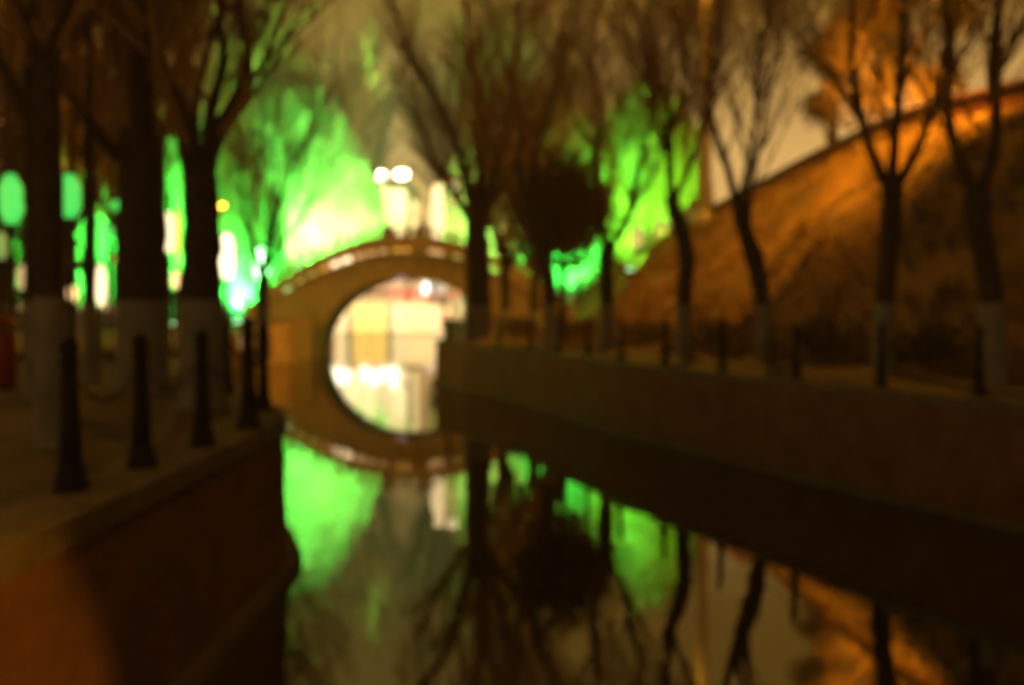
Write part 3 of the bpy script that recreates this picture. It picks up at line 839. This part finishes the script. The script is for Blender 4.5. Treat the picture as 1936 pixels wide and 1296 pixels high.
far_tree('tall bare tree behind the left green willow', 480, 92, 2.1, 100)
far_tree('tall bare tree behind the round evergreen', 990, 124, 2.8, 160)
far_tree('tall bare tree right of the two lit columns', 905, 128, 2.8, 240)
far_tree('tall bare tree behind the yellow green willow', 1130, 116, 2.5, 310)
far_tree('bare tree rising behind the left half of the bridge', 500, 100, 2.2, 215)
far_tree('tall bare tree at the far quay behind the large green willow', 605, 118, 2.9, 130)
far_tree('tall bare tree at the far quay behind the thick willow trunk', 884, 118, 2.8, 290)
far_tree('tall bare tree left of the pale gap of sky', 664, 188, 3.6, 20)
far_tree('tall bare tree right of the pale gap of sky', 945, 188, 3.4, 80)
far_tree('tall bare tree behind the slim leaning willow', 1050, 118, 2.5, 120)
far_tree('bare tree right of the thick willow at the bank end', 955, 46, 0.85, 45)
far_tree('bare tree between the slim leaning willow and the bridge end', 1012, 43, 0.8, 150)
far_tree('tall bare tree behind the left bank crowns', 400, 84, 2.0, 190)

# dark evergreens filling the left bank
GE = 'dark evergreen bushes on the left bank'
for lab, px, d, h, w in (('tall dark evergreen at the far left', 60, 26, 7.5, 1.3), ('slim dark evergreen behind the broad left trunk', 268, 26, 7.0, 0.9)):
    p = at(px, 583, d)
    root = thing('dark_evergreen', lab, 'tree', (p.x, d, 0), 0, GE)
    mb = MB(); mb.tube([Vector((0, 0, -.1)), Vector((0, 0, h * .8))], [.12, .03], 7); mb.build('trunk', M['bark'], root, True)
    mb = MB()
    for k in range(7):
        t = k / 6
        leaves(mb, (rnd.uniform(-.2, .2), rnd.uniform(-.2, .2), h * (.22 + .74 * t)), w * (1 - .65 * t) , 420, .13, (1, 1, h / 9 / w + .3), .2)
    mb.build('crown', M['leaf_dark'], root)

# dormant shrubs at the foot of the slope
for i, (px, d, w, h, lab) in enumerate(((1555, 20.5, 1.15, .95, 'dark low shrub between the straight willow and the leaning willow'), (1355, 27, 1.1, .85, 'dark low shrub between the crooked and the leaning willow'),
                            (1225, 31, .9, .75, 'low shrub between the forked and the crooked willow'), (1090, 35, 1.0, .8, 'low shrub under the round evergreen'),
                            (1760, 18.0, 1.0, .9, 'dark low shrub between the two nearest right bank willows'), (985, 40, .9, .8, 'low shrub beside the thick willow at the bank end'))):
    p = at(px, 583, d)
    root = thing('low_shrub', lab, 'shrub', (p.x, d, 0.05), 0, 'low shrubs at the foot of the slope')
    mb = MB()
    for k in range(16):
        a = rnd.uniform(0, 6.28); e = Vector((math.cos(a) * w * .6, math.sin(a) * w * .6, h * rnd.uniform(.6, 1)))
        mb.tube([Vector((0, 0, -.05)), e * .5 + Vector((0, 0, .1)), e], [.02, .014, .006], 4, False)
    mb.build('stems', M['bark'], root)
    mb = MB(); leaves(mb, (0, 0, h * .45), w, 1500, .055, (1, .8, h / w * .62), .2); mb.build('foliage', M['shrub'], root)

# ochre tree on the ridge
def ridge_tree(label, px, d, ztop, rad, n, m='leaf_ochre'):
    p = at(px, 583, d); zb = RZ(d) - 0.03 * max(0, p.x - RX(d)) 
    root = thing('ridge_tree', label, 'tree', (p.x, d, zb), 0, 'trees on the ridge')
    h = ztop - zb
    mb = MB(); mb.tube([Vector((0, 0, -.2)), Vector((.1, 0, h * .3)), Vector((-.1, 0, h * .6)), Vector((0, 0, h * .9))], [.24, .19, .13, .04], 9); mb.build('trunk', M['bark'], root, True)
    mb = MB()
    for k in range(11):
        a = rnd.uniform(0, 6.28); rr = rad * rnd.uniform(.2, .75)
        c = Vector((math.cos(a) * rr, math.sin(a) * rr, h * rnd.uniform(.42, .9)))
        mbs = rnd.uniform(.35, .55) * rad
        mb.tube([Vector((0, 0, c.z * .55)), c], [.06, .02], 5, False)
        leaves(mb, c, mbs, n, .11, (1, 1, .85), .1, .6)
    mb.build('crown', M[m], root)
ridge_tree('ochre leaved tree on the ridge lit orange by the added floodlight', 1690, 41, 15.5, 3.3, 1100)
ridge_tree('brown leafy tree on the ridge left of the ochre one', 1570, 45, 15.2, 2.1, 420, 'shrub')

fl = flood('unseen sodium floodlight added behind the ridge wall under the ochre tree', 1655, 38.5, A(1690, 90, 41), 9000, SODIUM, spot=80, m='g_sodium')  # hidden lamp added to light the ochre crown

# ------------------------------------------------------------------ ridge wall, street lamps
ridge = thing('ridge_wall', 'low red brick wall running along the top of the earth slope', 'wall')
rd = [8 + 2.4 * i for i in range(33)]
for a, b in zip(rd, rd[1:]):
    mb = MB()
    def rp2(d, o, z): return Vector((RX(d) + o, d, RZ(d) + z))
    mb.hexa([rp2(a, -.1, -.3), rp2(b, -.1, -.3), rp2(b, .2, -.3), rp2(a, .2, -.3)], [rp2(a, -.1, .62), rp2(b, -.1, .62), rp2(b, .2, .62), rp2(a, .2, .62)])
    mb.build('wall_section', M['brick'], ridge)
    mb = MB()
    mb.hexa([rp2(a, -.16, .622), rp2(b - .02, -.16, .622), rp2(b - .02, .26, .622), rp2(a, .26, .622)], [rp2(a, -.16, .72), rp2(b - .02, -.16, .72), rp2(b - .02, .26, .72), rp2(a, .26, .72)])
    mb.build('cap_stone', M['brick'], ridge)

def street_lamp(label, loc, h, arm, power, col=SODIUM, spot=None, aim=None, blend=.4, r0=.13, m='g_sodium', group='sodium street lamps'):
    loc = Vector(loc); arm = Vector(arm)
    root = thing('street_lamp', label, 'street lamp', loc, 0, group)
    mb = MB(); mb.lathe([(r0 * 1.8, -.1), (r0 * 1.8, .3), (r0 * 1.1, .36)], 14); mb.build('base', M['steel'], root)
    mb = MB(); mb.tube([Vector((0, 0, .3)), Vector((0, 0, h * .5)), Vector((0, 0, h))], [r0, r0 * .8, r0 * .6], 12); mb.build('pole', M['steel'], root, True)
    e = Vector((arm.x, arm.y, h + arm.length * .18))
    mb = MB(); mb.tube([Vector((0, 0, h - .05)), Vector((arm.x * .3, arm.y * .3, h + arm.length * .12)), e], [r0 * .55, r0 * .45, r0 * .35], 8); mb.build('arm', M['steel'], root, True)
    rz = math.atan2(arm.y, arm.x); Mx = Matrix.Translation(e) @ Matrix.Rotation(rz, 4, 'Z')
    mb = MB(); mb.box((.35, 0, .06), (.8, .32, .14), Mx); hd = mb.build('lamp_head', M['steel'], root)
    mb = MB(); mb.box((.38, 0, -.03), (.6, .26, .05), Mx); mb.build('lens', M[m], hd)
    lp = Mx @ Vector((.38, 0, -.16))
    lamp('lamp_light', root, lp, 'SPOT' if spot else 'POINT', col, power, .18, spot, (Vector(aim) - loc) if aim is not None else None, blend)
    return root
p = at(1345, 412, 50)
street_lamp('tall orange lit lamp pole standing on the ridge, its head above the picture', (RX(50) - .6, 50, RZ(50) - .1), 16.5, (-1.8, -1.2, 0), 22000, r0=.36)
street_lamp('street lamp behind the ridge wall to the right, outside the picture', (RX(24.5) + .9, 24.5, RZ(24.5) - .1), 4.6, (-1.6, .5, 0), 28000, spot=112, aim=(RX(30) + .4, 30, RZ(30)), blend=1.0)
street_lamp('street lamp on the left bank behind the viewer', (-7.0, 1.0, 0), 8.5, (1.5, .6, 0), 120)
street_lamp('street lamp far out on the left bank, outside the picture', (-20.0, 30, 0), 9.0, (1.8, 0, 0), 6500)
street_lamp('street lamp on the left bank near the wing wall', (-14.6, 43.5, 0), 5.5, (1.3, .3, 0), 2400)
# lamp over the water steps behind the viewer: its shaded cone falls on the near canal wall
street_lamp('shaded street lamp on the right bank behind the viewer', (14.5, -6.0, 0), 6.5, (-1.4, .8, 0), 11000, spot=13, aim=(-2.4, 3.55, -1.25), blend=.12)

# ------------------------------------------------------------------ lit buildings and masts beyond the bridge
pav = thing('waterside_pavilion', 'low waterside pavilion glowing yellow seen through the arch', 'building', (-11.5, 106, -1.05))
def pv(px, py, d=106.0):
    q = at(px, py, d); return Vector((q.x + 11.5, d - 106, q.z + 1.05))
def panel(name, px0, px1, py0, py1, m, parent, org, d, thick=.12, off=0.0):
    a, b = at(px0, py0, d), at(px1, py1, d)
    mb = MB(); mb.box((0, 0, 0), (abs(b.x - a.x), thick, abs(a.z - b.z)))
    o = mb.build(name, m, parent); o.location = Vector(((a.x + b.x) / 2, d + off, (a.z + b.z) / 2)) - Vector(org)
    return o
PO = (-11.5, 106, -1.05)
mb = MB(); mb.box((0, 3.2, 1.15), (22, 6, 3.1)); mb.build('wall', M['cream'], pav)
mb = MB(); mb.hexa([Vector((-11.4, -.5, 2.7)), Vector((11.4, -.5, 2.7)), Vector((11.4, 6.6, 2.7)), Vector((-11.4, 6.6, 2.7))], [Vector((-11.2, -.3, 2.85)), Vector((11.2, -.3, 2.85)), Vector((11.2, 6.4, 2.85)), Vector((-11.2, 6.4, 2.85))]); mb.build('roof', M['cream'], pav)
for (x0, x1, m) in ((626, 655, 'g_pale'), (667, 698, 'g_yellow'), (700, 731, 'g_yellow'), (560, 590, 'g_yellow'), (592, 622, 'g_pale')):
    for (y0, y1) in ((575, 594), (596, 613), (615, 632.5)):
        panel('window_pane', x0, x1, y0, y1, M[m], pav, PO, 106, .1, .15)
for x in (660, 736):
    for k in range(7):
        panel('blue_light', x - 3, x + 3, 574 + k * 8, 579 + k * 8, M['g_blue'], pav, PO, 106, .12, .12)
for x0, x1, m in ((742, 838, 'g_pale'), (841, 852, 'g_peach')):  # wide pane glows to brighten the unlit wall around the round window
    panel('window_pane', x0, x1, 574, 632.5, M[m], pav, PO, 106, .1, .15)
for cx in (790,):                                                    # round moon window
    q = at(cx, 602, 106) - Vector(PO)
    mb = MB(); mb.lathe([(1.44, 0), (1.44, .12), (1.3, .16)], 32)
    mb.v = [(x, -z, y) for x, y, z in mb.v]
    o = mb.build('round_window_frame', M['g_yellow'], pav); o.location = (q.x, .08, q.z)
    mb = MB(); mb.lathe([(1.31, 0), (1.31, .06)], 32); mb.v = [(x, -z, y) for x, y, z in mb.v]
    o = mb.build('round_window', M['g_peach'], pav); o.location = (q.x, -.06, q.z)
for px in (628, 838):
    q = at(px, 583, 105.3) - Vector(PO); mb = MB(); mb.lathe([(.2, -.1), (.2, .2), (.14, .25), (.14, 2.5), (.2, 2.6), (.2, 2.69)], 12); o = mb.build('column', M['redpaint'], pav); o.location = (q.x, -.5, 0)

HO = (-27.6, 172, -1.5)
hall = thing('floodlit_hall', 'brightly lit pale hall glowing white behind the left half of the bridge', 'building', HO)
mb = MB(); mb.box((0, 6, 11.9), (20.4, 11, 23.8)); mb.build('wall', M['cream'], hall)
mb = MB(); mb.hexa([Vector((-10.6, .1, 23.8)), Vector((10.6, .1, 23.8)), Vector((10.6, 12, 23.8)), Vector((-10.6, 12, 23.8))], [Vector((-8, 3, 25)), Vector((8, 3, 25)), Vector((8, 8, 25)), Vector((-8, 8, 25))]); mb.build('roof', M['cream'], hall)
for i in range(7):
    for (y0, y1) in ((358, 380), (382, 406), (408, 434), (436, 464), (466, 496)):
        x0 = 560 + i * 30
        panel('window_pane', x0, x0 + 28.5, y0, y1, M['g_hall'] if (i + y0) % 3 else M['g_hall2'], hall, HO, 172, .2, .4)  # pane glow carries the brightness of a floodlit wall
for i, (y0, y1, m) in enumerate(((506, 527, 'g_band'), (498, 530, 'g_band'), (503, 525, 'g_sign'), (496, 526, 'g_hall'), (504, 531, 'g_band'), (500, 524, 'g_sign'), (507, 529, 'g_band'), (494, 533, 'g_band'), (505, 524, 'g_hall'))):
    panel('light_band', 606 + i * 18.5, 606 + i * 18.5 + 17, y0, y1, M[m], hall, HO, 172, .3, .2)
panel('light_strip', 717, 727, 345, 498, M['g_column'], hall, HO, 172, .3, .15)
for r in range(5):
    for k in range(3):
        mb = MB(); mb.box((0, 0, 0), (.2, 3.2, 2.3)); o = mb.build('window_pane', M['g_hall2'], hall); o.location = (10.2, 2.3 + k * 3.5, 9.6 + r * 2.75)  # glowing panes added to brighten the dark side wall
panel('light_strip', 640, 650, 400, 498, M['g_column'], hall, HO, 172, .3, .15)
for (x0, x1) in ((690, 720), (724, 768), (640, 684)):
    panel('neon_panel', x0, x1, 534, 550, M['g_pink'], hall, HO, 172, .2, .25)
panel('neon_tube', 740, 768, 556, 558, M['g_red'], hall, HO, 172, .2, .25)
for x0, x1, m in ((620, 690, 'g_pale'), (694, 766, 'g_peach')):
    panel('shop_window', x0, x1, 561, 590, M[m], hall, HO, 172, .2, .3)
SO = (-12.2, 171, -1.5)
shop = thing('neon_shop', 'low shop with red neon and a white sign seen under the arch', 'building', SO)
mb = MB(); mb.box((0, 4.2, 3.9), (11.4, 7, 7.8)); mb.build('wall', M['cream'], shop)
mb = MB(); mb.box((0, 4.0, 7.9), (11.8, 7.8, .2)); mb.build('roof', M['cream'], shop)
panel('neon_panel', 776, 797, 534, 550, M['g_pink'], shop, SO, 171, .2, .55)
panel('neon_tube', 776, 884, 557, 560, M['g_red'], shop, SO, 171, .2, .5)
panel('neon_panel', 846, 890, 538, 553, M['g_red'], shop, SO, 171, .2, .5)
panel('sign_board', 800, 843, 534, 555, M['g_sign'], shop, SO, 171, .3, .4)
for x0, x1, m in ((776, 830, 'g_pale'), (834, 880, 'g_peach')):
    panel('shop_window', x0, x1, 562, 590, M[m], shop, SO, 171, .2, .6)
# lamp mast with three heads
md = 230.0
q = at(722, 333, md)
mast = thing('lamp_mast', 'tall mast with three blazing white lamp heads above the lit hall', 'lamp mast', (q.x, md, -1.5))
H_ = q.z + 1.5
mb = MB(); mb.lathe([(.8, -.1), (.8, .6), (.5, .8), (.35, H_ - .5)], 12); mb.build('pole', M['steel'], mast)
mb = MB(); mb.box((.25, 0, H_ - .1), (9.6, .2, .2)); mb.build('cross_arm', M['steel'], mast)
for px in (684, 716, 762):
    xx = at(px, 333, md).x - q.x
    mb = MB(); mb.lathe([(.4, -1.0), (1.35, -.5), (1.45, .5), (.8, .9), (.2, 1.0)], 14, (xx, -.8, H_)); mb.build('lamp_head', M['g_mast'], mast, True)
lamp('mast_light', mast, (0, -3.5, H_), 'POINT', (1.0, .8, .5), 60000, 1.2)
# lantern and light column at the right end of the bridge
def deck_spot(px, py, v):
    d = 55.0 + v; q = at(px, py, d); u = (q.x - BC.x - BV.x * v) / BU.x
    return BC + bp(u, v, deck(u)), q.z - deck(u)
loc, hh = deck_spot(855, 356, 2.3)
lan = thing('lantern_post', 'warm white lantern post on the bridge beside the thick willow trunk', 'street lamp', loc)
mb = MB(); mb.lathe([(.14, -.05), (.14, .3), (.07, .4), (.05, hh - .35), (.1, hh - .25)], 10); mb.build('pole', M['iron'], lan)
mb = MB(); mb.lathe([(.12, -.26), (.32, -.1), (.34, .18), (.2, .3)], 12, (0, 0, hh)); mb.build('lantern_glass', M['g_column'], lan, True)
mb = MB(); mb.lathe([(.38, .3), (.2, .45), (.03, .56)], 12, (0, 0, hh)); mb.build('lantern_cap', M['iron'], lan)
for k in range(3):
    mb = MB(); mb.lathe([(.07, -.24), (.17, -.1), (.17, .12), (.07, .24)], 10, (0, 0, hh - .9 - k * .72)); mb.build('hanging_globe', M['d_peach'], lan, True)
loc, hh = deck_spot(828, 352, 2.2)
lc = thing('light_column', 'tall white glowing column standing on the bridge behind the parapet', 'lamp', loc)
mb = MB(); mb.box((0, 0, .22), (.8, .8, .5)); mb.build('plinth', M['marble'], lc)
mb = MB(); mb.lathe([(.24, .46), (.38, 1.2), (.40, hh * .6), (.26, hh)], 14); mb.build('lit_shaft', M['g_column'], lc, True)
mb = MB(); mb.lathe([(.3, hh), (.3, hh + .1), (.08, hh + .18)], 14); mb.build('cap', M['steel'], lc)

# small lights on the left bank; the green ones imitate glow seen through gaps
def garden_light(label, px, py, d, wpx, hpx, m, zfoot=0.0, name='garden_lamp'):
    q = at(px, py, d); w, h = wpx / F * d * .5, hpx / F * d
    root = thing(name, label, 'lamp', (q.x, d, zfoot), 0, 'small lamps among the left bank trees')
    z0 = q.z - zfoot - h / 2
    if z0 > .3:
        mb = MB(); mb.lathe([(.12, -.05), (.12, .12), (.05, .2), (.045, z0)], 10); mb.build('post', M['iron'], root)
    mb = MB(); mb.lathe([(w * .55, max(z0, .02)), (w, z0 + h * .25), (w, z0 + h * .75), (w * .4, z0 + h)], 12); mb.build('lamp_glass', M[m], root, True)
    mb = MB(); mb.lathe([(w * .8, z0 + h), (w * .3, z0 + h + .08), (.01, z0 + h + .14)], 10); mb.build('cap', M['iron'], root)
    return root
for a in (('green light glowing at the left edge between trunks', 25, 378, 23, 40, 92, 'g_green'),
          ('yellow green lamp low at the left edge', 4, 465, 22.0, 22, 52, 'd_lime'),
          ('pale orange lamp low at the far left between trunks', 45, 525, 23.2, 20, 46, 'd_peach'),
          ('green light between the slender and the thin trunk', 135, 372, 22.0, 40, 80, 'g_green'),
          ('yellow green low lamp left of the thin trunk', 138, 555, 23.2, 18, 30, 'g_warm'),
          ('tall pale pink lamp between the thin and broad trunks', 192, 540, 24.4, 18, 76, 'd_white'),
          ('small green light high beside the broad trunk', 225, 390, 23.2, 18, 20, 'g_green'),
          ('small green light lower beside the broad trunk', 208, 440, 23.2, 18, 24, 'g_green'),
          ('tiny orange lamp left of the broad trunk', 222, 492, 23.2, 14, 14, 'd_orange'),
          ('bright yellow white tall lamp between the two big left trunks', 321, 440, 24.4, 20, 74, 'd_white'),
          ('small orange lamp low between the two big left trunks', 333, 530, 24.4, 16, 30, 'g_warm'),
          ('blazing white lamp right of the forked trunk', 430, 485, 30, 28, 84, 'g_white'),
          ('blazing white green lamp behind the small vase shaped willow', 496, 500, 40, 28, 60, 'g_green_hot'),
          ('small green light at the foot of the bridge ramp', 497, 570, 46, 10, 10, 'g_green')):
    garden_light(*a)

# ------------------------------------------------------------------ bollards and chains
def bollard_meshes():
    b = MB(); b.lathe([(.095, -.03), (.095, .05), (.08, .08), (.076, .14), (.062, .18)], 14)
    p = MB(); p.lathe([(.06, .17), (.054, .4), (.045, .7), (.040, .80), (.054, .82), (.054, .85), (.036, .87)], 14)
    c = MB(); c.lathe([(.03, .865), (.048, .89), (.054, .925), (.044, .965), (.02, .99), (.006, 1.0)], 14)
    return [m.build(n, M['iron'], None, True) for m, n in ((b, 'base'), (p, 'post'), (c, 'cap'))]
BM = None
def bollard(label, x, y, group, nxt=None, s=1.0):
    global BM
    root = thing('bollard', label, 'bollard', (x, y, .02), 0, group)
    if BM is None:
        BM = bollard_meshes(); parts = BM
    else:
        parts = []
        for o in BM:
            c = o.copy(); COL.objects.link(c); parts.append(c)
    for o in parts: o.parent = root
    root.scale = (s, s, s)
    for o in parts: o.scale = (1.2, 1.2, 1)
    if nxt:
        a, b = Vector((0, 0, .80)), (Vector((nxt[0], nxt[1], .02)) - Vector((x, y, .02))) / s + Vector((0, 0, .80))
        mb = MB(); nlk = max(10, int((b - a).length / .055)); P = []
        for i in range(nlk + 1):
            t = i / nlk; q = a.lerp(b, t); q.z -= .26 * 4 * t * (1 - t); P.append(q)
        for i in range(nlk):
            t = (P[i + 1] - P[i]); m_ = (P[i] + P[i + 1]) / 2
            sd = Vector((0, 0, 1)) if i % 2 else t.cross(Vector((0, 0, 1))).normalized()
            if i % 2 : sd = t.cross(t.cross(Vector((0, 0, 1)))).normalized()
            e = t * .72
            lp = [m_ - e, m_ - e * .5 + sd * .02, m_ + e * .5 + sd * .02, m_ + e, m_ + e * .5 - sd * .02, m_ - e * .5 - sd * .02]
            for k in range(6):
                mb.tube([lp[k], lp[(k + 1) % 6]], [.004, .004], 3, False)
        mb.build('chain', M['iron'], root)
    return root
def by(px, py):
    d = 1.2 * F / (py - HORIZON); return ((px - 968) / F * d, d)
LB = [by(*q) for q in ((60, 990), (130, 935), (265, 890), (381, 850), (469, 815), (497, 781), (428, 748), (345, 722))]
names = ('bollard nearest the viewer, half lost in the dark at the left', 'second left bank bollard, in front of the slender black trunk', 'third left bank bollard, below the broad trunk', 'fourth left bank bollard, in front of the forked trunk',
         'fifth left bank bollard, just before the wall turns', 'left bank bollard standing at the wall corner', 'left bank bollard past the wall corner, seen left of the corner pair', 'last visible left bank bollard, behind the forked trunk')
for i, b in enumerate(LB[1:], 1):
    bollard(names[i], b[0], b[1], 'black bollards on the left bank', LB[i + 1] if i + 1 < len(LB) else None, 1.0 if i != 4 else 1.1)
RBd = [13.3, 14.9, 16.7, 18.7, 20.6, 22.6, 24.7, 26.9, 29.2, 31.5, 33.9, 36.0]
RB = [(RE(d) + .30, d) for d in RBd]
ords = ['right bank bollard nearest the viewer, at the right edge', 'second right bank bollard from the right edge', 'third right bank bollard from the right edge', 'fourth right bank bollard from the right edge, near the straight willow',
        'fifth right bank bollard from the right edge', 'right bank bollard just right of the leaning willow', 'right bank bollard left of the leaning willow', 'right bank bollard left of the crooked willow',
        'right bank bollard right of the forked willow', 'right bank bollard left of the forked willow', 'second last bollard toward the end of the right bank', 'last bollard at the end of the right bank by the arch']
for i, b in enumerate(RB):
    bollard(ords[i], b[0], b[1], 'black bollards on the right bank', RB[i + 1] if i + 1 < len(RB) else None, .95)

# red litter bin at the left edge
q = at(2, 640, 14.5)
bn = thing('litter_bin', 'dark red litter bin at the left edge behind the bollards', 'bin', (q.x, 14.5, 0))
mb = MB(); mb.lathe([(.17, .08), (.2, .1), (.21, .8), (.19, .84)], 16); mb.build('body', M['redpaint'], bn, True)
mb = MB(); mb.lathe([(.22, .9), (.23, .94), (.16, 1.06), (.03, 1.12)], 16); mb.build('lid', M['redpaint'], bn, True)
mb = MB(); mb.lathe([(.19, 0), (.19, .08)], 16); mb.build('foot', M['iron'], bn)
for k in range(3):
    a = k * 2.094; mb = MB(); mb.tube([Vector((math.cos(a) * .18, math.sin(a) * .18, .82)), Vector((math.cos(a) * .18, math.sin(a) * .18, .92))], [.015, .015], 6); mb.build('lid_stay', M['iron'], bn)

# ------------------------------------------------------------------ night haze
HAZE = 0.0013
if HAZE:
    hm = bpy.data.materials.new('night_haze'); hm.use_nodes = True
    n, l = hm.node_tree.nodes, hm.node_tree.links; n.clear()
    ho = n.new('ShaderNodeOutputMaterial'); pvl = n.new('ShaderNodeVolumePrincipled')
    pvl.inputs['Color'].default_value = (.95, .95, .93, 1); pvl.inputs['Density'].default_value = HAZE; pvl.inputs['Anisotropy'].default_value = .3
    l.new(pvl.outputs[0], ho.inputs['Volume'])
    mb = MB(); mb.box((0, 85, 15.4), (420, 240, 39.4))
    tag(mb.build('haze', hm), 'thin night haze over the canal', 'haze', kind='stuff')
